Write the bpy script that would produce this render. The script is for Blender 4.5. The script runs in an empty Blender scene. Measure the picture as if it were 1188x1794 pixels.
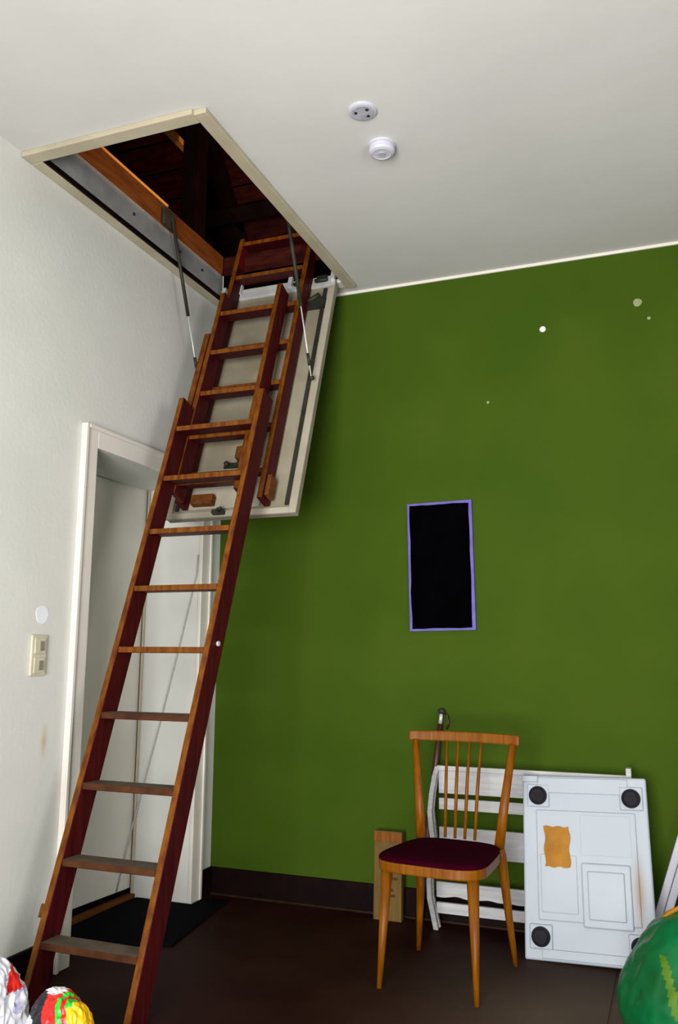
import bpy, bmesh, math, random
from mathutils import Vector, Matrix, noise
random.seed(4)
C = bpy.context.scene.collection
R_ = math.radians
sc = bpy.context.scene

# ------------------------------------------------------------------ camera
cam = bpy.data.objects.new('camera', bpy.data.cameras.new('camera'))
C.objects.link(cam)
cam.data.sensor_fit = 'VERTICAL'; cam.data.sensor_height = 36.0
cam.data.lens = 1495.1 * 36.0 / 1794.0
yaw, pitch, roll = 0.3701, 0.1664, 0.0073
fw = Vector((-math.sin(yaw)*math.cos(pitch), math.cos(yaw)*math.cos(pitch), math.sin(pitch)))
rt = Vector((math.cos(yaw), math.sin(yaw), 0)); up = rt.cross(fw)
r2 = rt*math.cos(roll) + up*math.sin(roll); u2 = -rt*math.sin(roll) + up*math.cos(roll)
M = Matrix((r2, u2, -fw)).transposed().to_4x4()
M.translation = Vector((2.2858, -4.0939, 1.2072))
cam.matrix_world = M
cam.data.clip_start = 0.02
sc.camera = cam

# ------------------------------------------------------------------ light
w = bpy.data.worlds.new('world'); sc.world = w; w.use_nodes = True
bg = w.node_tree.nodes['Background']
bg.inputs[0].default_value = (0.75, 0.85, 1.0, 1); bg.inputs[1].default_value = 0.6
def area_light(name, loc, rot, sx, sy, power, col):
    l = bpy.data.lights.new(name, 'AREA'); l.shape = 'RECTANGLE'; l.size = sx; l.size_y = sy
    l.energy = power; l.color = col
    o = bpy.data.objects.new(name, l); o.location = loc; o.rotation_euler = rot; C.objects.link(o); return o
# daylight through the window in the wall behind the camera
# (sunlit ground outside throws it slightly upwards into the room)
wl_ = area_light('window_daylight', (1.75, -5.22, 1.05), (R_(90+11), 0, 0), 1.5, 1.9, 142, (1.0, 0.985, 0.965))
wl_.data.spread = R_(120)
# added fill light, in an unseen opening made in the right-hand wall
area_light('fill_light_right', (4.22, -3.6, 1.55), (R_(90), 0, R_(90)), 1.2, 1.3, 60, (1.0, 0.985, 0.96))
sc.view_settings.view_transform = 'Standard'; sc.view_settings.look = 'None'
sc.view_settings.exposure = 0.0; sc.view_settings.gamma = 1.0; sc.view_settings.use_curve_mapping = False

# ------------------------------------------------------------------ materials
def material(name, col, rough=0.6, col2=None, scale=6.0, stretch=(1, 1, 1), bump=0.0, bscale=60.0, spec=0.5,
             metallic=0.0, detail=4.0, lo=0.35, hi=0.65, coat=0.0, emit=None, estr=0.0):
    m = bpy.data.materials.new(name); m.use_nodes = True
    nt = m.node_tree; b = nt.nodes['Principled BSDF']
    b.inputs['Roughness'].default_value = rough; b.inputs['Metallic'].default_value = metallic
    b.inputs['Specular IOR Level'].default_value = spec; b.inputs['Coat Weight'].default_value = coat
    b.inputs['Base Color'].default_value = (*col, 1)
    tc = nt.nodes.new('ShaderNodeTexCoord'); mp = nt.nodes.new('ShaderNodeMapping')
    mp.inputs['Scale'].default_value = stretch
    nt.links.new(tc.outputs['Object'], mp.inputs['Vector'])
    if col2:
        n = nt.nodes.new('ShaderNodeTexNoise'); n.inputs['Scale'].default_value = scale; n.inputs['Detail'].default_value = detail
        nt.links.new(mp.outputs[0], n.inputs['Vector'])
        r = nt.nodes.new('ShaderNodeValToRGB'); r.color_ramp.elements[0].position = lo; r.color_ramp.elements[1].position = hi
        r.color_ramp.elements[0].color = (*col, 1); r.color_ramp.elements[1].color = (*col2, 1)
        nt.links.new(n.outputs['Fac'], r.inputs[0]); nt.links.new(r.outputs[0], b.inputs['Base Color'])
    if bump:
        n2 = nt.nodes.new('ShaderNodeTexNoise'); n2.inputs['Scale'].default_value = bscale; n2.inputs['Detail'].default_value = 3
        nt.links.new(mp.outputs[0], n2.inputs['Vector'])
        bp = nt.nodes.new('ShaderNodeBump'); bp.inputs['Strength'].default_value = bump; bp.inputs['Distance'].default_value = 0.004
        nt.links.new(n2.outputs['Fac'], bp.inputs['Height']); nt.links.new(bp.outputs[0], b.inputs['Normal'])
    if emit:
        b.inputs['Emission Color'].default_value = (*emit, 1); b.inputs['Emission Strength'].default_value = estr
    return m
def stain_tint_spot(m, centre, size, col, strength):
    """a soft-edged stain or tint on a surface (object coordinates)"""
    nt = m.node_tree; b = nt.nodes['Principled BSDF']
    tc = nt.nodes.new('ShaderNodeTexCoord'); mp = nt.nodes.new('ShaderNodeMapping'); mp.vector_type = 'POINT'
    mp.inputs['Scale'].default_value = [1.0/s for s in size]
    mp.inputs['Location'].default_value = [-c/s for c, s in zip(centre, size)]
    nt.links.new(tc.outputs['Object'], mp.inputs[0])
    g = nt.nodes.new('ShaderNodeTexGradient'); g.gradient_type = 'QUADRATIC_SPHERE'
    nt.links.new(mp.outputs[0], g.inputs[0])
    mul = nt.nodes.new('ShaderNodeMath'); mul.operation = 'MULTIPLY'; mul.inputs[1].default_value = strength; mul.use_clamp = True
    nt.links.new(g.outputs['Fac'], mul.inputs[0])
    mx = nt.nodes.new('ShaderNodeMix'); mx.data_type = 'RGBA'; mx.inputs[7].default_value = (*col, 1)
    old = b.inputs['Base Color'].links[0].from_socket
    nt.links.new(mul.outputs[0], mx.inputs[0]); nt.links.new(old, mx.inputs[6]); nt.links.new(mx.outputs[2], b.inputs['Base Color'])

plaster = material('plaster', (0.60, 0.60, 0.56), 0.85, (0.64, 0.64, 0.60), 2.5, bump=0.2, bscale=45)
stain_tint_spot(plaster, (0, -1.335, 0.87), (0.05, 0.032, 0.11), (0.50, 0.37, 0.20), 0.9)
ceil_m = material('ceiling_paint', (0.55, 0.54, 0.52), 0.85, (0.59, 0.58, 0.56), 1.5, bump=0.12, bscale=35)
green_m = material('green_paint', (0.034, 0.068, 0.0025), 0.8, (0.043, 0.077, 0.004), 2.2, bump=0.25, bscale=80, spec=0.10)
white_gloss = material('white_gloss', (0.66, 0.62, 0.56), 0.35, (0.72, 0.68, 0.62), 4.0)
door_white = material('door_white', (0.62, 0.60, 0.53), 0.4, (0.68, 0.66, 0.60), 2.0)
trim_cream = material('trim_cream', (0.38, 0.33, 0.235), 0.5, (0.45, 0.40, 0.29), 5.0)
edge_m = material('panel_edge_paint', (0.29, 0.26, 0.20), 0.6, (0.36, 0.33, 0.26), 6)
lino = material('lino', (0.016, 0.0028, 0.0032), 0.6, (0.024, 0.007, 0.005), 3.0, bump=0.15, bscale=40, detail=8, spec=0.06)
stain_tint_spot(lino, (2.05, -0.95, 0), (1.15, 0.95, 1), (0.085, 0.060, 0.040), 1.6)   # floor paler on the right
base_m = material('baseboard_brown', (0.005, 0.0018, 0.0022), 0.5, (0.009, 0.0030, 0.003), 8.0, spec=0.06)
bead_m = material('floor_bead', (0.014, 0.006, 0.003), 0.5, (0.026, 0.012, 0.005), 10, spec=0.1)
black_m = material('mat_black', (0.004, 0.004, 0.006), 0.95, (0.006, 0.006, 0.009), 80, bump=0.5, bscale=300, spec=0.02)
lad_m = material('ladder_wood', (0.036, 0.0022, 0.0045), 0.5, (0.058, 0.0050, 0.0045), 10, stretch=(6, 6, 0.5), bump=0.1, bscale=40, spec=0.10)
lit_front_m = material('ladder_wood_lit_front', (0.085, 0.020, 0.0012), 0.5, (0.16, 0.052, 0.003), 8, stretch=(6, 6, 0.5), spec=0.15)  # same wood, with the light on its front faces put into the colour
dark_front_m = material('ladder_wood_dark_front', (0.040, 0.013, 0.006), 0.7, (0.075, 0.028, 0.010), 14, spec=0.1)  # darker front faces of the lower treads
tread_m = material('tread_top', (0.060, 0.040, 0.024), 0.8, (0.10, 0.070, 0.040), 12)
panel_m = material('hatch_board', (0.20, 0.17, 0.115), 0.75, (0.27, 0.24, 0.17), 5, bump=0.2, bscale=30)
zinc = material('zinc', (0.55, 0.56, 0.55), 0.4, (0.68, 0.68, 0.66), 12, metallic=0.3)
steel_dark = material('steel_dark', (0.020, 0.021, 0.015), 0.55, (0.035, 0.036, 0.027), 20, metallic=0.2, spec=0.3)
frame_grey = material('frame_grey', (0.20, 0.20, 0.20), 0.7, (0.27, 0.27, 0.265), 9, bump=0.3, bscale=40)
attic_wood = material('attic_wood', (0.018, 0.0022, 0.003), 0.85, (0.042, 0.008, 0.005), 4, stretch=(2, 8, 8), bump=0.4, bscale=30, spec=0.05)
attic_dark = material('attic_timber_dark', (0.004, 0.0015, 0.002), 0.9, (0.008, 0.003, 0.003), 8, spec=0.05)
lit_edge_m = material('lit_beam_edge', (0.70, 0.30, 0.06), 0.6, (0.78, 0.36, 0.09), 8, stretch=(6, 1, 6))  # lamplight on the beam edges, put into an orange colour
joist_m = material('joist_brown', (0.085, 0.026, 0.006), 0.7, (0.13, 0.045, 0.010), 6, stretch=(8, 1, 8), spec=0.1)
chair_m = material('chair_beech', (0.135, 0.036, 0.0006), 0.42, (0.20, 0.068, 0.001), 9, stretch=(8, 8, 0.6), spec=0.18)
seat_m = material('maroon_cloth', (0.020, 0.0002, 0.004), 0.95, (0.028, 0.0003, 0.006), 60, bump=0.4, bscale=400, spec=0.02)
bench_m = material('bench_white', (0.36, 0.36, 0.365), 0.6, (0.46, 0.46, 0.46), 9, stretch=(0.6, 6, 6), bump=0.3, bscale=25)
plast = material('white_plastic', (0.34, 0.38, 0.43), 0.45, (0.37, 0.41, 0.46), 3, spec=0.3)
stain_tint_spot(plast, (0.458, 0.28, 0.0), (0.040, 0.23, 0.06), (0.27, 0.215, 0.175), 1.6)
rubber = material('rubber_black', (0.008, 0.007, 0.011), 0.7, (0.014, 0.013, 0.018), 30, spec=0.15)
yellow_m = material('yellow_label', (0.27, 0.105, 0.0), 0.5, (0.36, 0.155, 0.001), 14, spec=0.15)
purple_m = material('purple_frame', (0.075, 0.055, 0.30), 0.6, (0.11, 0.085, 0.36), 12)
blackp = material('picture_black', (0.0004, 0.0004, 0.0006), 0.95, (0.0008, 0.0008, 0.0015), 10, spec=0.01)
switch_m = material('switch_cream', (0.52, 0.48, 0.36), 0.45, (0.58, 0.54, 0.42), 20)
switch_d = material('switch_inset', (0.20, 0.18, 0.12), 0.5, (0.26, 0.23, 0.16), 20)
patch_m = material('filler_white', (0.72, 0.74, 0.80), 0.8, (0.80, 0.81, 0.86), 20)
patch_g = material('filler_grey_green', (0.20, 0.23, 0.11), 0.8, (0.26, 0.29, 0.16), 20)
cap_m = material('cap_grey', (0.30, 0.30, 0.36), 0.6, (0.40, 0.40, 0.46), 30)
smoke_m = material('detector_white', (0.46, 0.46, 0.53), 0.5, (0.50, 0.50, 0.57), 10)
board_m = material('plank_yellow', (0.090, 0.048, 0.003), 0.75, (0.135, 0.075, 0.005), 7, stretch=(6, 6, 0.7))
mark_m = material('board_mark', (0.035, 0.014, 0.003), 0.8, (0.05, 0.02, 0.005), 30)
pole_m = material('pole_brown', (0.035, 0.007, 0.005), 0.45, (0.055, 0.012, 0.007), 10, stretch=(6, 6, 0.6))
bag_g = material('bag_green', (0.0006, 0.075, 0.017), 0.32, (0.001, 0.125, 0.034), 5, spec=0.4, bump=0.3, bscale=10)
bag_lime = material('bag_print_lime', (0.045, 0.13, 0.003), 0.3, (0.08, 0.16, 0.005), 9)
bag_white = material('bag_white', (0.62, 0.62, 0.70), 0.35, (0.80, 0.80, 0.84), 14, bump=0.4, bscale=30)
bag_lilac = material('bag_print_lilac', (0.30, 0.29, 0.48), 0.4, (0.62, 0.62, 0.72), 40)
bag_red = material('bag_red', (0.52, 0.008, 0.01), 0.35, (0.66, 0.02, 0.01), 14)
bag_blk = material('bag_black', (0.005, 0.005, 0.010), 0.35, (0.010, 0.010, 0.018), 14)
bag_yel = material('bag_yellow', (0.80, 0.44, 0.0), 0.35, (0.88, 0.50, 0.01), 14)
bag_grn = material('bag_bright_green', (0.01, 0.45, 0.02), 0.35, (0.03, 0.52, 0.03), 14)
line_m = material('line_grey', (0.36, 0.36, 0.35), 0.8, (0.42, 0.42, 0.40), 40)

# ------------------------------------------------------------------ mesh helpers
class MB:
    def __init__(s): s.v = []; s.f = []; s.m = []; s.sm = []
    def add(s, vs, fs, mi=0, smooth=False):
        b = len(s.v); s.v += [Vector(v) for v in vs]
        for f in fs: s.f.append([b+i for i in f]); s.m.append(mi); s.sm.append(smooth)
        return s
    def hexa(s, p, mi=0, fm=None):
        """8 points: 0-3 bottom ring, 4-7 top ring"""
        b = len(s.v); s.v += [Vector(q) for q in p]
        for k, f in enumerate(((3, 2, 1, 0), (4, 5, 6, 7), (0, 1, 5, 4), (1, 2, 6, 5), (2, 3, 7, 6), (3, 0, 4, 7))):
            s.f.append([b+i for i in f]); s.m.append(fm.get(k, mi) if fm else mi); s.sm.append(False)
        return s
    def box(s, x0, x1, y0, y1, z0, z1, mi=0, fm=None):
        # face order: 0 bottom, 1 top, 2 -y, 3 +x, 4 +y, 5 -x
        return s.hexa([(x0, y0, z0), (x1, y0, z0), (x1, y1, z0), (x0, y1, z0), (x0, y0, z1), (x1, y0, z1), (x1, y1, z1), (x0, y1, z1)], mi, fm)
    def tube(s, pts, rad, n=12, mi=0, caps=True, flat=1.0):
        pts = [Vector(p) for p in pts]
        if not isinstance(rad, (list, tuple)): rad = [rad]*len(pts)
        b = len(s.v); px = None
        for i, p in enumerate(pts):
            t = (pts[min(i+1, len(pts)-1)] - pts[max(i-1, 0)]).normalized()
            if px is None:
                a = Vector((0, 1, 0)) if abs(t.y) < 0.8 else Vector((1, 0, 0)); px = (a - t*a.dot(t)).normalized()
            else: px = (px - t*px.dot(t)).normalized()
            py = t.cross(px)
            for k in range(n):
                a = 2*math.pi*k/n; s.v.append(p + (px*math.cos(a)*flat + py*math.sin(a))*rad[i])
        for i in range(len(pts)-1):
            for k in range(n):
                k2 = (k+1) % n; s.f.append([b+i*n+k, b+i*n+k2, b+(i+1)*n+k2, b+(i+1)*n+k]); s.m.append(mi); s.sm.append(True)
        if caps:
            s.f.append([b+k for k in range(n)][::-1]); s.m.append(mi); s.sm.append(False)
            e = b+(len(pts)-1)*n; s.f.append([e+k for k in range(n)]); s.m.append(mi); s.sm.append(False)
        return s
    def lathe(s, prof, n=32, mi=0, centre=(0, 0, 0), axes=None):
        """prof: list of (r, h); axes: (ex, ey, eh)"""
        ex, ey, eh = axes or (Vector((1, 0, 0)), Vector((0, 1, 0)), Vector((0, 0, 1))); c = Vector(centre); b = len(s.v)
        for r, h in prof:
            for k in range(n):
                a = 2*math.pi*k/n; s.v.append(c + ex*(r*math.cos(a)) + ey*(r*math.sin(a)) + eh*h)
        for i in range(len(prof)-1):
            for k in range(n):
                k2 = (k+1) % n; s.f.append([b+i*n+k, b+i*n+k2, b+(i+1)*n+k2, b+(i+1)*n+k]); s.m.append(mi); s.sm.append(False)
        s.f.append([b+k for k in range(n)][::-1]); s.m.append(mi); s.sm.append(False)
        e = b+(len(prof)-1)*n; s.f.append([e+k for k in range(n)]); s.m.append(mi); s.sm.append(False)
        return s
    def prism(s, outline, h0, h1, mi=0, axis='y'):
        n = len(outline); b = len(s.v)
        for h in (h0, h1):
            for a, c in outline: s.v.append(Vector({'y': (a, h, c), 'z': (a, c, h), 'x': (h, a, c)}[axis]))
        s.f.append(list(range(b, b+n))); s.f.append(list(range(b+n, b+2*n))[::-1]); s.m += [mi, mi]; s.sm += [False, False]
        for k in range(n):
            k2 = (k+1) % n; s.f.append([b+k, b+n+k, b+n+k2, b+k2]); s.m.append(mi); s.sm.append(False)
        return s
    def build(s, name, mats, parent=None, off=None, bevel=0.0, seg=2):
        me = bpy.data.meshes.new(name)
        o3 = Vector(off) if off is not None else Vector((0, 0, 0))
        me.from_pydata([v - o3 for v in s.v], [], s.f)
        for m in (mats if isinstance(mats, (list, tuple)) else [mats]): me.materials.append(m)
        me.polygons.foreach_set('material_index', s.m); me.polygons.foreach_set('use_smooth', s.sm)
        bm = bmesh.new(); bm.from_mesh(me); bmesh.ops.recalc_face_normals(bm, faces=bm.faces); bm.to_mesh(me); bm.free()
        me.update()
        o = bpy.data.objects.new(name, me); C.objects.link(o)
        if parent: o.parent = parent
        if bevel:
            bv = o.modifiers.new('bevel', 'BEVEL'); bv.width = bevel; bv.segments = seg; bv.limit_method = 'ANGLE'; bv.angle_limit = R_(40)
        return o
def tag(o, label, cat, group=None):
    o['label'] = label; o['category'] = cat
    if group: o['group'] = group
    return o
def thing(name, label, cat, loc=(0, 0, 0), rz=0.0, group=None):
    o = bpy.data.objects.new(name, None); o.empty_display_size = 0.1; C.objects.link(o)
    o.location = loc; o.rotation_euler = (0, 0, rz); return tag(o, label, cat, group)
def struct(o): o['kind'] = 'structure'; return o

H = 3.15
# ------------------------------------------------------------------ room shell
XR, YR = 4.0, -5.15          # right and rear walls
HX0, HX1, HY0, HY1 = 0.060, 0.770, -1.620, -0.170    # hatch opening
DY0, DY1, DZ = -1.130, -0.220, 2.080                  # door opening
# floor: base slab and two sheets of lino with a seam
fl = struct(MB().box(-1.4, XR+.2, YR-.2, 0.2, -0.12, -0.004).build('floor', lino))
for x0, x1 in ((-1.35, 2.014), (2.022, XR)):
    MB().box(x0, x1, YR, 0.0, -0.0039, 0.0).build('floor_sheet', lino, fl)
# ceiling with the hatch hole
c = MB()
c.box(-0.35, HX0, YR-.2, 0.2, H, H+.13); c.box(HX1, XR+.2, YR-.2, 0.2, H, H+.13)
c.box(HX0, HX1, YR-.2, HY0, H, H+.13); c.box(HX0, HX1, HY1, 0.2, H, H+.13)
ceiling = struct(c.build('ceiling', ceil_m))
# left wall with the deep door opening
wl = MB()
wl.box(-0.33, 0, YR-.2, DY0, 0, H); wl.box(-0.33, 0, DY1, 0.0, 0, H); wl.box(-0.33, 0, DY0, DY1, DZ, H)
wall_left = struct(wl.build('wall_left', plaster))
wall_back = struct(MB().box(-1.4, XR+.2, 0, 0.2, 0, H).build('wall_back', green_m))
rw = MB(); rw.box(XR, XR+.2, YR-.2, -4.25, 0, H); rw.box(XR, XR+.2, -2.95, 0, 0, H); rw.box(XR, XR+.2, -4.25, -2.95, 0, .85); rw.box(XR, XR+.2, -4.25, -2.95, 2.25, H)
struct(rw.build('wall_right', plaster))
added_win = MB()  # added window frame, out of view, around the right fill light
for a, b in ((-4.25, -4.20), (-3.0, -2.95)): added_win.box(XR-.01, XR+.05, a, b, .85, 2.25)
added_win.box(XR-.01, XR+.05, -4.20, -3.0, .85, .90); added_win.box(XR-.01, XR+.05, -4.20, -3.0, 2.20, 2.25)
struct(added_win.build('added_window', white_gloss))
wx0, wx1, wz0, wz1 = 0.95, 2.55, 0.05, 2.10
wr = MB()
wr.box(0, wx0, YR-.2, YR, 0, H); wr.box(wx1, XR, YR-.2, YR, 0, H); wr.box(wx0, wx1, YR-.2, YR, 0, wz0); wr.box(wx0, wx1, YR-.2, YR, wz1, H)
struct(wr.build('wall_rear', plaster))
win = MB()
for a, b in ((wx0, wx0+.06), (wx1-.06, wx1)): win.box(a, b, YR-.05, YR+.01, wz0, wz1)
win.box(wx0, wx1, YR-.05, YR+.01, wz0, wz0+.06); win.box(wx0, wx1, YR-.05, YR+.01, wz1-.06, wz1)
struct(win.build('window_1', white_gloss))
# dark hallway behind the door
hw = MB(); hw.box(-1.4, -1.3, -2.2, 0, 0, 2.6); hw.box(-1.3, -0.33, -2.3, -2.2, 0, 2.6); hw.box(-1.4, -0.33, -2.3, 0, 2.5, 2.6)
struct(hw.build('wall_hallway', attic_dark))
# baseboards, white bead between green wall and ceiling
struct(MB().box(0.018, XR, -0.018, 0, 0, 0.132).build('baseboard_back', base_m, bevel=.004))
struct(MB().box(0, 0.018, YR, -1.222, 0, 0.132).build('baseboard_left', base_m, bevel=.004))
struct(MB().box(0, 0.018, -0.128, 0, 0, 0.132).build('baseboard_left_corner', base_m, bevel=.004))
struct(MB().box(0.018, XR, -0.030, -0.0182, 0, 0.012).build('trim_13', bead_m, bevel=.003))
struct(MB().box(0, XR, -0.008, 0, H-.014, H).build('trim_1', white_gloss))

# small marks on the walls
def disc(x, y, z, r, t, axis, m, parent, name, wob=.12):
    n = 18; out = []
    for k in range(n):
        a = 2*math.pi*k/n; q = r*(1+wob*math.sin(3*a+x*9)+wob*.5*math.sin(5*a))
        out.append((math.cos(a)*q, math.sin(a)*q))
    if axis == 'x': return MB().prism([(y+a, z+b) for a, b in out], x, x+t, axis='x').build(name, m, parent, bevel=t*.4)
    return MB().prism([(x+a, z+b) for a, b in out], y-t, y, axis='y').build(name, m, parent, bevel=t*.4)
disc(0, -1.392, 1.355, 0.036, 0.0015, 'x', patch_m, wall_left, 'filler_patch', .04)['label'] = 'round white patch of filler above the light switch'
disc(2.215, 0, 2.875, 0.020, 0.0015, 'y', patch_g, wall_back, 'filler_patch', .05)['label'] = 'pale grey-green filled spot high on the green wall'
disc(2.262, 0, 2.790, 0.008, 0.001, 'y', patch_g, wall_back, 'filler_patch', .05)
disc(1.490, 0, 2.456, 0.007, 0.001, 'y', patch_g, wall_back, 'filler_patch', .05)
pl = MB().lathe([(.015, 0), (.015, .004), (.010, .008), (.004, .010)], 16, axes=(Vector((1, 0, 0)), Vector((0, 0, 1)), Vector((0, -1, 0))), centre=(1.769, 0, 2.801))
tag(pl.build('wall_plug', patch_m), 'small round white plug in the upper part of the green wall', 'wall plug')

# ------------------------------------------------------------------ door
door = struct(bpy.data.objects.new('door_1', None)); C.objects.link(door); door.location = (-0.325, DY1, 0)
off = door.location
# architrave on the room side: two jambs and a head, with a raised outer bead
for y0, y1, ob in ((-1.222, DY0, -1.222), (DY1, -0.130, -0.148)):
    m = MB().box(0, 0.020, y0, y1, 0, DZ+.092); m.box(0.020, 0.030, ob, ob+.018, 0, DZ+.092)
    m.build('door_jamb', white_gloss, door, off, bevel=.003)
m = MB().box(0, 0.020, DY0, DY1, DZ, DZ+.092); m.box(0.020, 0.030, DY0-.07, DY1+.07, DZ+.074, DZ+.092)
m.build('door_head', white_gloss, door, off, bevel=.003)
# leaf, hinged at the far side and ajar away from the room
leaf = MB().box(-0.040, 0, -0.925, -0.004, 0.045, 2.100).build('door_leaf', door_white, door, bevel=.004)
leaf.rotation_euler = (0, 0, R_(-3.5)); leaf.location = (-0.005, 0, 0)
MB().box(-0.322, -0.310, DY1-.016, DY1-.001, 0.021, DZ).build('hinge_bead', trim_cream, door, off, bevel=.003)
MB().box(-0.345, -0.300, DY0, DY1, 0.0, 0.020).build('door_sill', joist_m, door, off, bevel=.004)

# ------------------------------------------------------------------ hatch trim, lining, attic
def trim(n, m_, *b, bev=.004): return struct(MB().box(*b).build('trim_%d' % n, m_, bevel=bev))
trim(2, trim_cream, 0.770, 0.822, HY0-.055, -0.10, H-.022, H)
trim(3, trim_cream, 0.002, 0.770, HY0-.065, HY0-.003, H-.022, H)
trim(4, trim_cream, 0.002, 0.052, HY0-.003, -0.10, H-.022, H)
trim(5, white_gloss, 0.052, 0.770, HY1-.004, -0.10, H-.016, H)
# lining boards around the opening
trim(6, frame_grey, 0.046, 0.062, HY0, HY1, H+.003, H+.130)
trim(7, attic_wood, 0.768, 0.786, HY0, HY1, H+.001, H+.240)
trim(8, attic_wood, 0.062, 0.768, HY0-.018, HY0+.0, H+.001, H+.240)
trim(9, attic_wood, 0.062, 0.768, HY1, HY1+.018, H+.001, H+.240)
trim(10, joist_m, 0.020, 0.062, HY0, HY1, H+.131, H+.245)
trim(12, base_m, 0.0525, 0.066, HY0, HY1, H-.020, H+.002)
trim(11, lit_edge_m, 0.014, 0.066, HY0, -0.74, H+.2452, H+.258)  # lit top edge of the brown board, painted as an orange strip

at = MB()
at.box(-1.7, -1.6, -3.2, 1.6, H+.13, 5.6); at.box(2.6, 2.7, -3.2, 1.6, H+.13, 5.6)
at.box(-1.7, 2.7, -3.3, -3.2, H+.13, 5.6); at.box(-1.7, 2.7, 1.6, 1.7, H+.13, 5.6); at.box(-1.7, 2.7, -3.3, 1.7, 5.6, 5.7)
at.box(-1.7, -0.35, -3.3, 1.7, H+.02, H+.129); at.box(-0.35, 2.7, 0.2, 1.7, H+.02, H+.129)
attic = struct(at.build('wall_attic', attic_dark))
# sloping roof of boards on rafters, rising from the green-wall side
roof = struct(bpy.data.objects.new('ceiling_attic', None)); C.objects.link(roof); roof.location = (0.4, 1.45, 3.35)
roof.rotation_euler = (R_(-48), 0, 0)       # local -y runs up the slope
nb = 18
for k in range(nb):
    y1 = -k*0.185; dz = random.uniform(-.006, .006)
    MB().box(-1.98, 2.15, y1-.172, y1, 0.0+dz, 0.022+dz).build('roof_board', attic_wood, roof, bevel=.003, seg=1)
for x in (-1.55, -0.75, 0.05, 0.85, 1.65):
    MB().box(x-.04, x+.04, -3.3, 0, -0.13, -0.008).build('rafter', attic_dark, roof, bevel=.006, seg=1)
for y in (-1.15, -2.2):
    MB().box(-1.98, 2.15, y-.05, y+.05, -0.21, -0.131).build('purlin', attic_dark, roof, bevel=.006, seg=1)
MB().box(-0.405, -0.365, -1.0, 0.13, 4.30, 4.335).build('batten', lit_edge_m, attic)  # beam edge whose lit look is painted in orange
post = MB().box(-0.18, -0.075, -0.25, -0.145, H+.131, 4.70)
tag(post.build('attic_post', attic_dark, bevel=.006), 'black square timber post rising inside the attic above the hatch', 'post')
bulb = bpy.data.lights.new('attic_bulb', 'POINT'); bulb.energy = 140; bulb.color = (1.0, 0.55, 0.25); bulb.shadow_soft_size = 0.05
bo = bpy.data.objects.new('attic_bulb', bulb); bo.location = (2.35, -1.3, 3.66); C.objects.link(bo)

# ------------------------------------------------------------------ attic ladder
th = R_(70.2); U = Vector((0, math.cos(th), math.sin(th))); N = Vector((0, -math.sin(th), math.cos(th)))
HG = Vector((0, -0.190, 3.138))
def LP(x, s, o): return HG + Vector((x, 0, 0)) + U*s + N*o
LO = Vector((0.415, -1.55, 0))
lad = thing('attic_ladder', 'long reddish brown wooden folding loft ladder leaning up into the open ceiling hatch', 'ladder', LO)
def lbox(mb, x0, x1, s0, s1, o0, o1, mi=0, fm=None):
    # o1 = side facing the room
    return mb.hexa([LP(x0, s0, o1), LP(x1, s0, o1), LP(x1, s0, o0), LP(x0, s0, o0), LP(x0, s1, o1), LP(x1, s1, o1), LP(x1, s1, o0), LP(x0, s1, o0)], mi, fm)
# hatch panel
p = MB(); lbox(p, 0.075, 0.745, -1.385, -0.012, -0.034, 0.0)
hp = p.build('hatch_panel', panel_m, lad, LO, bevel=.003)
p = MB()
lbox(p, 0.715, 0.750, -1.390, -0.012, 0.0005, 0.014); lbox(p, 0.070, 0.105, -1.390, -0.012, 0.0005, 0.014)
lbox(p, 0.105, 0.715, -1.390, -1.360, 0.0005, 0.014)
p.build('panel_edging', edge_m, hp, LO, bevel=.002)
for x0, x1 in ((0.686, 0.706), (0.114, 0.134)):
    p = MB(); lbox(p, x0, x1, -1.345, -0.05, 0.0005, 0.010); p.build('seal_strip', steel_dark, hp, LO, bevel=.002)
p = MB(); lbox(p, 0.165, 0.560, -1.345, -1.130, 0.0005, 0.012); p.build('backing_board', edge_m, hp, LO, bevel=.002)
p = MB(); lbox(p, 0.215, 0.330, -1.335, -1.285, 0.0125, 0.05); p.build('hinge_block', joist_m, hp, LO, bevel=.004)
p = MB(); lbox(p, 0.400, 0.500, -1.095, -1.030, 0.0005, 0.05); p.build('hinge_block', joist_m, hp, LO, bevel=.004)
p = MB(); lbox(p, 0.330, 0.440, -1.125, -1.098, 0.0005, 0.012)
for x in (0.35, 0.42): p.lathe([(.012, 0), (.012, .02), (.006, .024)], 10, axes=(Vector((1, 0, 0)), U, N), centre=LP(x, -1.11, 0.012))
p.build('panel_latch', steel_dark, hp, LO)
p = MB(); lbox(p, 0.335, 0.395, -1.384, -1.366, 0.0145, 0.04); p.tube([LP(.375, -1.375, .04), LP(.375, -1.375, .055), LP(.395, -1.372, .060)], .007)
p.build('pull_catch', steel_dark, hp, LO)
# hinge profile along the upper edge, white metal, with dark hinges
p = MB(); lbox(p, 0.075, 0.745, -0.040, -0.012, 0.001, 0.016); lbox(p, 0.075, 0.745, -0.012, 0.035, 0.001, 0.008)
for x in (0.09, 0.19, 0.49, 0.60, 0.735): lbox(p, x-.012, x+.012, -0.012, 0.05, 0.009, 0.030)
p.build('hinge_profile', zinc, lad, LO, bevel=.002)
for x in (0.145, 0.545, 0.668):
    p = MB(); lbox(p, x-.03, x+.03, -0.008, 0.04, 0.0085, 0.014); p.tube([LP(x-.035, .002, .018), LP(x+.035, .002, .018)], .010)
    p.build('hinge', steel_dark, lad, LO)
p = MB(); lbox(p, 0.60, 0.71, -0.185, -0.120, 0.001, 0.022); p.tube([LP(.62, -.15, .03), LP(.68, -.11, .03)], .012)
p.build('stay_bracket', steel_dark, lad, LO)
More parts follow.
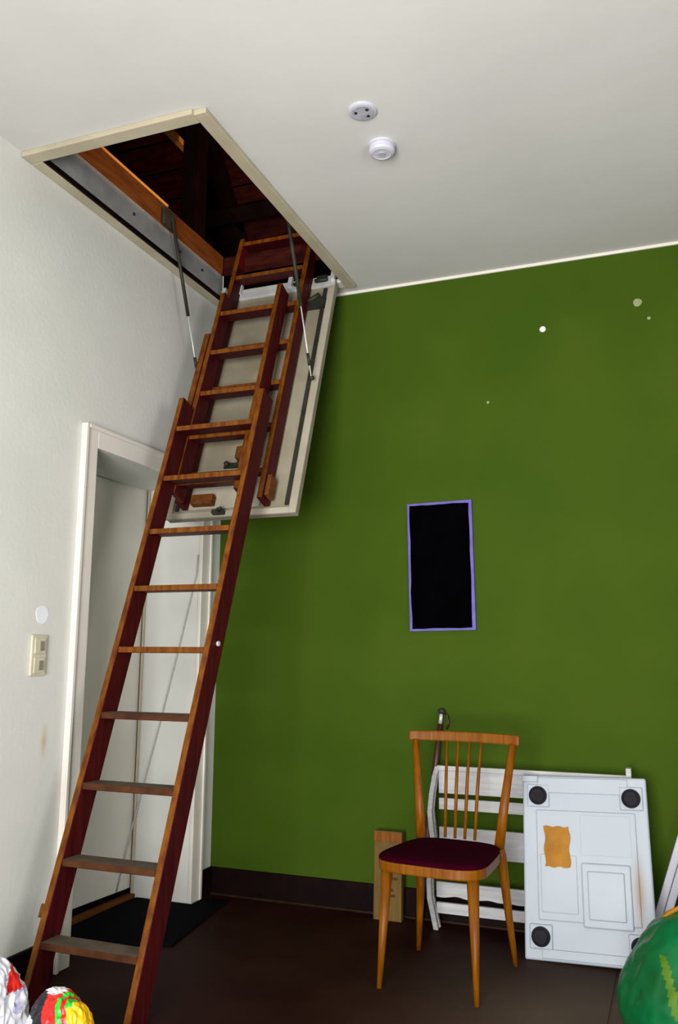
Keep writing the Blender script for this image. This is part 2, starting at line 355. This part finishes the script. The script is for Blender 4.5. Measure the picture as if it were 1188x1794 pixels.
# side rails: front-facing faces coloured paler to look lit
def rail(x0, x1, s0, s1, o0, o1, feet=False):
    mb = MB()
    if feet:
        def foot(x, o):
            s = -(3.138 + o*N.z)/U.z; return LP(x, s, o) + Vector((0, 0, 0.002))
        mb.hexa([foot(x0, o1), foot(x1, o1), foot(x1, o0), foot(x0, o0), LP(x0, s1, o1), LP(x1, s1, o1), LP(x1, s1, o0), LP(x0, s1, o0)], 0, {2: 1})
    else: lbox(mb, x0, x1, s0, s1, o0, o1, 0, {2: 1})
    return mb.build('side_rail', [lad_m, lit_front_m], lad, LO, bevel=.002, seg=1)
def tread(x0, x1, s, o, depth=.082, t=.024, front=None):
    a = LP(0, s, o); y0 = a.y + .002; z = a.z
    return MB().box(x0, x1, y0, y0+depth, z-t/2, z+t/2, 0, {1: 2, 2: 1}).build('tread', [lad_m, front or lit_front_m, tread_m], lad, LO, bevel=.002, seg=1)
# upper section fixed to the panel
rail(.165, .193, -1.350, .330, .016, .100); rail(.590, .618, -1.355, .330, .016, .100)
for k in range(7): tread(.193, .590, .285 - .2490*k, .100)
# middle section
rail(.200, .226, -1.360, -.160, .105, .197); rail(.522, .548, -1.360, -.160, .105, .197)
for k in range(5): tread(.226, .522, -.306 - .2510*k, .197)
p = MB(); lbox(p, .166, .1985, -1.000, -.430, .112, .200, 0, {2: 1}); p.build('guide_batten', [lad_m, lit_front_m], lad, LO, bevel=.002, seg=1)
# lower section standing on the floor
rail(.195, .222, 0, -.905, .203, .302, True); rail(.610, .637, 0, -.905, .203, .302, True)
for k in range(9): tread(.222, .610, -1.082 - .2655*k, .302, .090, front=None if k < 5 else dark_front_m)
# steel fittings
p = MB(); lbox(p, .168, .1945, -3.120, -3.075, .255, .285); p.build('stop_block', joist_m, lad, LO, bevel=.003)
p = MB(); lbox(p, .178, .1945, -1.060, -.985, .225, .275); p.tube([LP(.165, -1.02, .25), LP(.1945, -1.02, .25)], .012); p.build('guide_hook', steel_dark, lad, LO)
p = MB().tube([LP(.638, -2.10, .255), LP(.646, -2.10, .255)], .010); p.build('rail_bolt', zinc, lad, LO)
p = MB(); lbox(p, .6185, .640, -1.335, -1.230, .03, .09); p.build('rail_clip', joist_m, lad, LO, bevel=.003)
# the two sprung stays, from the lining of the hatch to the panel
for xa, xb in ((0.090, 0.095), (0.700, 0.735)):
    a = Vector((xa, -0.740, 3.330)); b = LP(xb, -.68 if xb > .4 else -.60, .06)
    mid = a.lerp(b, .60)
    st = MB().tube([a, mid], .009, 10).build('spring_stay', steel_dark, lad, LO)
    MB().tube([mid, b], .0035, 8).build('stay_rod', zinc, st)
    st.children[0].data.transform(Matrix.Translation(-LO))
    MB().tube([a.lerp(b, .86), a.lerp(b, .93)], .008, 8).build('stay_sleeve', steel_dark, st, LO)
    MB().tube([b - Vector((.012, 0, 0)), b + Vector((.012, 0, 0))], .010, 10).build('stay_knuckle', steel_dark, st, LO)
    m = MB().box(xa-.022 if xa < .4 else xa+.008, xa-.008 if xa < .4 else xa+.022+.045, -0.80, -0.69, 3.28, 3.37)
    m.build('stay_plate', steel_dark, lad, LO, bevel=.003)
for y, wh in ((-1.55, 'nearest the near end of the hatch'), (-1.02, 'between first bolt and left stay'), (-0.62, 'just beyond the left stay'), (-0.40, 'closest to the ladder rail')):
    m = MB().lathe([(.008, 0), (.008, .004), (.004, .006)], 8, axes=(Vector((0, 1, 0)), Vector((0, 0, 1)), Vector((1, 0, 0))), centre=(0.0622, y, 3.215))
    tag(m.build('bolt_head', steel_dark), 'small dark bolt head in the grey hatch lining, ' + wh, 'bolt', 'bolts in the hatch lining')

# thin grey line modelled down the door reveal
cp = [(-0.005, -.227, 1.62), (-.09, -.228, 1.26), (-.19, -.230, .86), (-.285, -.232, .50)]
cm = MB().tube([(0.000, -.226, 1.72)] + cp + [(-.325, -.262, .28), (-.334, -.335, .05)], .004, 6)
tag(cm.build('line', line_m), 'thin grey line slanting down the white door reveal behind the ladder', 'line')

# ------------------------------------------------------------------ light switch
sw = thing('light_switch', 'cream double light switch on white wall left of the door', 'switch', (0, -1.407, 1.199))
MB().box(0, .012, -.044, .044, -.078, .078).build('switch_plate', switch_m, sw, bevel=.005)
for z in (.036, -.038):
    r = MB().box(.0122, .0165, -.030, .030, z-.030, z+.030).build('rocker', switch_m, sw, bevel=.002)
    MB().box(.0167, .0200, -.006, .018, z-.018, z+.018).build('toggle', switch_d, r, bevel=.001)

# ------------------------------------------------------------------ ceiling fittings
cc = thing('ceiling_cap', 'flat grey round cover plate on the ceiling, the one farther from the green wall', 'ceiling cap', (1.342, -1.455, H))
MB().lathe([(.052, 0), (.052, -.006), (.046, -.009)], 32).build('rim', smoke_m, cc)
m = MB().lathe([(.040, -.0092), (.040, -.012)], 28); m.build('cover', cap_m, cc)
for a, b in ((.015, .020), (-.022, -.012), (.022, -.016)):
    MB().lathe([(.006, -.0122), (.006, -.0145)], 10, centre=(a, b, 0)).build('screw', steel_dark, cc)
sd = thing('smoke_detector', 'round white smoke detector on the ceiling between the cover plate and the green wall', 'smoke detector', (1.340, -1.228, H))
MB().lathe([(.054, 0), (.054, -.010)], 36).build('base', smoke_m, sd)
MB().lathe([(.050, -.0102), (.050, -.028), (.046, -.034), (.036, -.038), (.034, -.036), (.0, -.036)][:5], 36).build('body', smoke_m, sd)
MB().lathe([(.015, -.0362), (.013, -.040)], 20).build('grille', cap_m, sd)

# ------------------------------------------------------------------ picture on the green wall
pc = thing('picture', 'tall black rectangular picture with thin uneven purple frame on green wall', 'picture', (1.243, -0.002, 1.646))
pc.rotation_euler = (0, R_(-1.0), 0)
hw_, hh_ = .1635, .317
for nm, a in (('frame_left', 0), ('frame_right', 1), ('frame_top', 2), ('frame_bottom', 3)):
    m = MB(); n = 10
    for k in range(n):
        t0, t1 = k/n, (k+1)/n
        def wd(t): return .011 + .006*noise.noise(Vector((t*5, a*7.3, .2)))
        if a < 2:
            z0, z1 = -hh_+2*hh_*t0, -hh_+2*hh_*t1; s = -1 if a == 0 else 1
            q = [(s*hw_, -.020, z0), (s*(hw_-wd(t0)-.003*(a)), -.020, z0), (s*(hw_-wd(t0)-.003*a), 0, z0), (s*hw_, 0, z0),
                 (s*hw_, -.020, z1), (s*(hw_-wd(t1)-.003*a), -.020, z1), (s*(hw_-wd(t1)-.003*a), 0, z1), (s*hw_, 0, z1)]
        else:
            L = hw_-.012; x0, x1 = -L+2*L*t0, -L+2*L*t1; s = 1 if a == 2 else -1
            q = [(x0, -.0198, s*hh_), (x0, -.0198, s*(hh_-wd(t0))), (x0, 0, s*(hh_-wd(t0))), (x0, 0, s*hh_),
                 (x1, -.0198, s*hh_), (x1, -.0198, s*(hh_-wd(t1))), (x1, 0, s*(hh_-wd(t1))), (x1, 0, s*hh_)]
        m.hexa(q)
    m.build('frame_side', purple_m, pc)
MB().box(-hw_+.004, hw_-.004, -.0165, 0, -hh_+.004, hh_-.004).build('black_sheet', blackp, pc)

# ------------------------------------------------------------------ doormat
mm = MB(); mm.hexa([(-.285, -.86, .0005), (.262, -.775, .0005), (.165, -.085, .0005), (-.285, -.235, .0005), (-.285, -.86, .009), (.262, -.775, .009), (.165, -.085, .009), (-.285, -.235, .009)])
mm = MB().prism([(-.285, -.86), (.0, -.86), (.265, -.775), (.165, -.095), (.032, -.128), (.032, -.235), (-.285, -.235)], .0005, .009, axis='z')
tag(mm.build('doormat', black_m, bevel=.003), 'black doormat on the brown floor in the doorway', 'mat')

# ------------------------------------------------------------------ chair
ch = thing('dining_chair', 'wooden spindle-back chair with maroon seat standing before the green wall', 'chair', (1.415, -.67, 0), R_(-5))
def outline(k=1.0, n=40):
    o = []
    for i in range(n):
        a = 2*math.pi*i/n; cx, cy = math.cos(a), math.sin(a); e = 2/4.2
        y = -.030 + .222*k*math.copysign(abs(cy)**e, cy); x = .222*k*math.copysign(abs(cx)**e, cx)
        x *= 1 - .17*max(0, min(1, (y+.25)/.44)); o.append((x, y))
    return o
MB().prism(outline(), .412, .450, axis='z').build('seat_frame', chair_m, ch, bevel=.006)
m = MB(); rings = [(1.0, .4505), (1.0, .457), (.98, .463), (.90, .4675), (.70, .4705), (.40, .472)]; n = 40; b = 0
for k, z in rings: m.v += [Vector((x, y, z)) for x, y in outline(k)]
for i in range(len(rings)-1):
    for k in range(n): m.f.append([i*n+k, i*n+(k+1) % n, (i+1)*n+(k+1) % n, (i+1)*n+k]); m.m.append(0); m.sm.append(True)
m.f.append([5*n+k for k in range(n)]); m.m.append(0); m.sm.append(True); m.f.append([k for k in range(n)][::-1]); m.m.append(0); m.sm.append(False)
m.build('seat_cushion', seat_m, ch)
for s in (-1, 1):
    MB().tube([(s*.186, -.224, .0005), (s*.180, -.212, .14), (s*.168, -.190, .413)], [.0095, .014, .023], 16).build('leg', chair_m, ch)
    MB().tube([(s*.205, .232, .0005), (s*.190, .212, .16), (s*.172, .182, .411), (s*.166, .170, .4515)], [.010, .0145, .020, .021], 16).build('leg', chair_m, ch)
    MB().tube([(s*.166, .170, .452), (s*.182, .192, .60), (s*.214, .236, .852)], [.021, .019, .015], 16, flat=.75).build('back_post', chair_m, ch)
tr = MB(); n = 14
for i in range(n):
    t0, t1 = -1+2*i/n, -1+2*(i+1)/n
    def rp(t): return t*.242, .236 + .018*(1-t*t), .845 + .004*(1-t*t)
    (x0, y0, z0), (x1, y1, z1) = rp(t0), rp(t1)
    tr.hexa([(x0, y0-.011, z0), (x1, y1-.011, z1), (x1, y1+.011, z1), (x0, y0+.011, z0),
             (x0, y0-.009, z0+.042), (x1, y1-.009, z1+.042), (x1, y1+.009, z1+.042), (x0, y0+.009, z0+.042)])
tro = tr.build('top_rail', chair_m, ch)
bm = bmesh.new(); bm.from_mesh(tro.data); bmesh.ops.remove_doubles(bm, verts=bm.verts, dist=1e-4)
seen = {}
for f in list(bm.faces):
    k = tuple(sorted(v.index for v in f.verts)); seen.setdefault(k, []).append(f)
bmesh.ops.delete(bm, geom=[f for l in seen.values() if len(l) > 1 for f in l], context='FACES_ONLY')
bmesh.ops.recalc_face_normals(bm, faces=bm.faces); bm.to_mesh(tro.data); bm.free()
bv = tro.modifiers.new('bevel', 'BEVEL'); bv.width = .006; bv.segments = 2; bv.angle_limit = R_(40)
for i in range(4):
    t = -1.5 + i
    MB().tube([(t*.042, .176, .470), (t*.0455, .208, .66), (t*.050, .250, .852)], [.006, .0072, .0055], 10).build('spindle', chair_m, ch)

# ------------------------------------------------------------------ white slatted bench part behind the chair
bn = thing('slatted_bench', 'white slatted wooden bench section standing against green wall behind the chair', 'bench', (1.65, -.115, 0))
off = bn.location
def bx_(name, *b, bev=.003): return MB().box(*b).build(name, bench_m, bn, off, bevel=bev)
for z0, z1 in ((.588, .706), (.517, .567), (.316, .441)): bx_('slat', 1.248, 2.070, -.130, -.112, z0, z1)
for z0, z1, sd_ in ((.140, .203, 1), (.070, .116, 2)):
    o_ = []; n = 40                       # chewed, wavy lower edge
    for k in range(n+1):
        x = 1.232 + (2.07-1.232)*k/n; o_.append((x, z0 + (.010*noise.noise(Vector((x*14, sd_, 0))) if sd_ == 1 else 0)))
    o_ += [(2.07, z1), (1.232, z1)]
    MB().prism(o_, -.130, -.112).build('slat', bench_m, bn, off, bevel=.002)
bx_('top_rail', 1.245, 2.085, -.150, -.1305, .690, .712)
bx_('end_bracket', 2.070, 2.092, -.152, -.105, .690, .742)
def zx(px, py): return 1.228 + (px-765)/421.0, (1628-py)/401.0
pts = [zx(*q) for q in ((773, 1344), (767, 1362), (761, 1392), (757, 1425), (760, 1455), (764, 1485), (760, 1515), (754, 1545), (755, 1575), (761, 1600), (767, 1627))]
for y0, y1, dx in ((-.152, -.132, 0), (-.111, -.090, .0)):
    o_ = [(a-.011+dx, max(b, .001)) for a, b in pts] + [(a+.011+dx, max(b, .001)) for a, b in reversed(pts)]
    MB().prism(o_, y0, y1).build('curved_end', bench_m, bn, off, bevel=.003)
MB().box(2.03, 2.06, -.111, -.090, .001, .70).build('end_post', bench_m, bn, off, bevel=.003)
MB().box(1.70, 1.73, -.111, -.090, .001, .70).build('end_post', bench_m, bn, off, bevel=.003)

# ------------------------------------------------------------------ brown pole behind the chair
pb, pt = Vector((1.132, -.075, .002)), Vector((1.241, -.022, .962))
po = thing('pole', 'slim brown pole with metal tip leaning on green wall behind the chair', 'pole', pb)
q = lambda t: pb.lerp(pt, t)
MB().tube([q(0), q(.25), q(.5), q(.72), q(.925)], [.016, .021, .020, .016, .012], 14).build('shaft', pole_m, po, pb)
MB().tube([q(.925), q(.972)], [.009, .0085], 14).build('ferrule', zinc, po, pb)
MB().tube([q(.972), q(.982), q(.992), q(1.0)], [.012, .019, .017, .006], 14).build('knob', steel_dark, po, pb)
MB().tube([q(.975)+Vector((.012, 0, 0)), q(.965)+Vector((.030, -.003, 0)), q(.93)+Vector((.040, -.004, 0)), q(.90)+Vector((.034, -.004, 0))], .005, 8).build('strap', pole_m, po, pb)

# ------------------------------------------------------------------ plank behind the chair's left leg
bd = thing('plank', 'short yellowish wooden plank stood on end against the baseboard', 'plank', (.990, -.07, 0))
MB().box(-.068, .068, -.020, .020, .001, .392).build('board', board_m, bd, bevel=.003)
MB().box(-.0675, .0675, -.0225, -.0205, .345, .388).build('end_strip', chair_m, bd, bevel=.001)
for z, a, b in ((.215, -.005, .045), (.180, .012, .040), (.130, -.02, .02), (.22, -.02, .0), (.105, -.03, .03)):
    MB().box(a+.008, b+.008, -.0214, -.0205, z, z+.012).build('mark', mark_m, bd)
bd.rotation_euler = (R_(-3), 0, 0); bd.location.y = -.085

# ------------------------------------------------------------------ white appliance base with four black feet
ap = thing('appliance_base', 'white plastic appliance underside with four black feet and a yellow label', 'appliance', (1.660, -.365, .001))
r_, l_ = R_(1.6), R_(12.5)
uu = Vector((math.cos(r_), 0, math.sin(r_))); vv = Vector((-math.sin(r_)*math.cos(l_), math.sin(l_), math.cos(r_)*math.cos(l_))).normalized()
ww = uu.cross(vv); vv = ww.cross(uu)
ap.rotation_euler = Matrix((uu, vv, ww)).transposed().to_euler()
AW, AH = .512, .715
body = MB().hexa([(0, 0, -.045), (AW, 0, -.045), (AW-.002, AH, -.045), (.004, AH, -.045), (0, 0, 0), (AW, 0, 0), (AW-.002, AH, 0), (.004, AH, 0)])
body.build('body', plast, ap, bevel=.008, seg=3)
def apl(name, m_, x0, x1, y0, y1, z0, z1, bev=.003): return MB().box(x0, x1, y0, y1, z0, z1).build(name, m_, ap, bevel=bev)
# raised rim strips and pads
apl('rim_strip', plast, .070, AW-.075, AH-.070, AH-.008, .0002, .007)
apl('rim_strip', plast, .070, AW-.075, .010, .045, .0002, .007)
apl('raised_field', plast, .060, AW-.052, .150, AH-.140, .0002, .008, .006)
apl('raised_panel', plast, .075, .220, .180, .400, .0082, .013, .004)
apl('raised_panel', plast, .240, AW-.075, .405, .560, .0082, .010, .002)
sq = apl('square_recess', plast, .238, .430, .135, .375, .0082, .020, .006)
MB().box(.262, .405, .165, .345, .0202, .030).build('square_boss', plast, ap, bevel=.008, seg=3)
apl('corner_notch', plast, .004, .070, AH-.028, AH-.002, .0002, .012)
for fx, fy in ((.070, AH-.083), (AW-.064, AH-.083), (.068, .088), (AW-.060, .080)):
    apl('foot_pad', plast, fx-.046, fx+.046, fy-.046, fy+.046, .0002, .010, .008)
    MB().lathe([(.036, .0102), (.038, .016), (.036, .026), (.030, .029), (.026, .026), (.012, .026)], 28, centre=(fx, fy, 0)).build('foot', rubber, ap)
# wrinkled yellow label
lb = MB(); nx, ny = 8, 10
lv = []
for j in range(ny+1):
    for i in range(nx+1):
        x = .093 + .102*i/nx + .004*math.sin(j*1.1)*(1 if i in (0, nx) else .4); y = .352 + .158*j/ny + .003*math.sin(i*1.7)
        lv.append((x, y, .0142 + .0025*noise.noise(Vector((x*40, y*25, 1))) + .002*(1 if j == 2 else 0)))
k0 = len(lv); lv += [(x, y, z-.0009) for x, y, z in lv]
fs = []
for j in range(ny):
    for i in range(nx):
        a = j*(nx+1)+i; fs.append([a, a+1, a+nx+2, a+nx+1]); fs.append([k0+a+nx+1, k0+a+nx+2, k0+a+1, k0+a])
lb.add(lv, fs, 0, True); lb.build('label', yellow_m, ap)['label'] = 'wrinkled yellow label'

# ------------------------------------------------------------------ two white boards leaning at the right
for i, dx in enumerate((0, .0345)):
    a = Vector((2.122+dx, -.090-.002*i, .010)); b = Vector((2.549+dx, -.023-.0005*i, 1.28))
    d = (b-a).normalized(); s = d.cross(Vector((0, 1, 0))).normalized(); t = Vector((0, 1, 0))*.022
    hw2 = s*.0155
    m = MB().hexa([a-hw2-t, a+hw2-t, a+hw2+t, a-hw2+t, b-hw2-t, b+hw2-t, b+hw2+t, b-hw2+t])
    o = m.build('white_batten', smoke_m, bevel=.004)
    tag(o, 'white painted batten leaning at the right edge, the one nearer the green wall' if i == 0 else
        'white painted batten leaning at the right edge, the lower one just above the green bag', 'batten')

# ------------------------------------------------------------------ bags
def blob(cx, cy, h, rx, ry, seed, nu=64, nv=34, amp=.10, zc=.42, crease=0.03):
    vs = []; fs = []
    for j in range(nv+1):
        ph = math.pi*j/nv
        for i in range(nu):
            a = 2*math.pi*i/nu; d = Vector((math.cos(a)*math.sin(ph), math.sin(a)*math.sin(ph), -math.cos(ph)))
            k = 1 + amp*noise.noise(d*1.6 + Vector((seed, 0, 0))) + crease*(1-abs(noise.noise(d*5 + Vector((0, seed, 0))))*3) + crease*.4*noise.noise(d*14 + Vector((0, seed, 3)))
            z = d.z*k; z = h*zc + (z*h*(1-zc) if z > 0 else z*h*zc*1.5)
            vs.append((d.x*rx*k, d.y*ry*k, max(z, .001)))
    for j in range(nv):
        for i in range(nu): fs.append([j*nu+i, j*nu+(i+1) % nu, (j+1)*nu+(i+1) % nu, (j+1)*nu+i])
    return vs, fs
gb = thing('green_bag', 'full shiny green plastic bag on the floor at bottom right', 'bag', (2.395, -1.02, 0))
vs, fs = blob(0, 0, .440, .325, .29, 2.0, 160, 90, amp=.06, zc=.32, crease=.012)
m = MB().add(vs, fs, 0, True)
for i, f in enumerate(m.f):
    c_ = sum((m.v[k] for k in f), Vector())/4
    if c_.y < -.1 and abs(c_.x + .27*(c_.z-.268) + .172) < .013 and .18 < c_.z < .325: m.m[i] = 1
m.build('bag_body', [bag_g, bag_lime], gb)
ring = [(-.222, -.01, .350), (-.195, -.01, .382), (-.165, -.01, .410), (-.125, -.01, .434), (-.07, 0, .450), (0, .01, .455), (.07, .02, .448)]
MB().tube(ring, .007, 8).build('yellow_cord', yellow_m, gb)

wb = thing('white_bag', 'crumpled white plastic bag with lilac print and red patch, bottom left corner', 'bag', (.305, -1.90, 0))
vs, fs = blob(0, 0, .30, .125, .12, 5.0, 200, 110, amp=.16, zc=.40, crease=.045)
m = MB().add(vs, fs, 0, True)
for i, f in enumerate(m.f):
    c_ = sum((m.v[k] for k in f), Vector())/4
    u = c_.x; z = c_.z
    if abs(u*.74+c_.y*.67-.078-.12*(.27-z)) < .026*(1-(z-.215)/.085)+.004*noise.noise(c_*60) and .215 < z < .30 and c_.y < .05: m.m[i] = 2
    elif noise.noise(Vector((u*26, c_.y*26, z*26))) > .30: m.m[i] = 1
m.build('bag_body', [bag_white, bag_lilac, bag_red], wb)

cb = thing('printed_bag', 'black, red, green and yellow printed plastic bag at the foot of the ladder', 'bag', (.588, -1.905, 0))
vs, fs = blob(0, 0, .250, .108, .086, 9.0, 220, 120, amp=.13, zc=.45, crease=.03)
m = MB().add(vs, fs, 0, True)
for i, f in enumerate(m.f):
    c_ = sum((m.v[k] for k in f), Vector())/4
    u, z = c_.x, c_.z; dgl = u + .55*(z-.21)
    if dgl < -.012: k = 0 if (z > .19 or noise.noise(Vector((u*30, c_.y*30, z*30))) < .2) else 4
    elif dgl < .028: k = 1 if not (z < .175 and noise.noise(Vector((u*60, 3, z*60))) > .15) else 4
    elif dgl < .042: k = 3
    elif dgl < .054: k = 1
    elif dgl < .068 and z > .222: k = 3
    else: k = 2
    if z > .244 and dgl < .046: k = 4
    m.m[i] = k
m.build('bag_body', [bag_blk, bag_red, bag_yel, bag_grn, bag_white], cb)
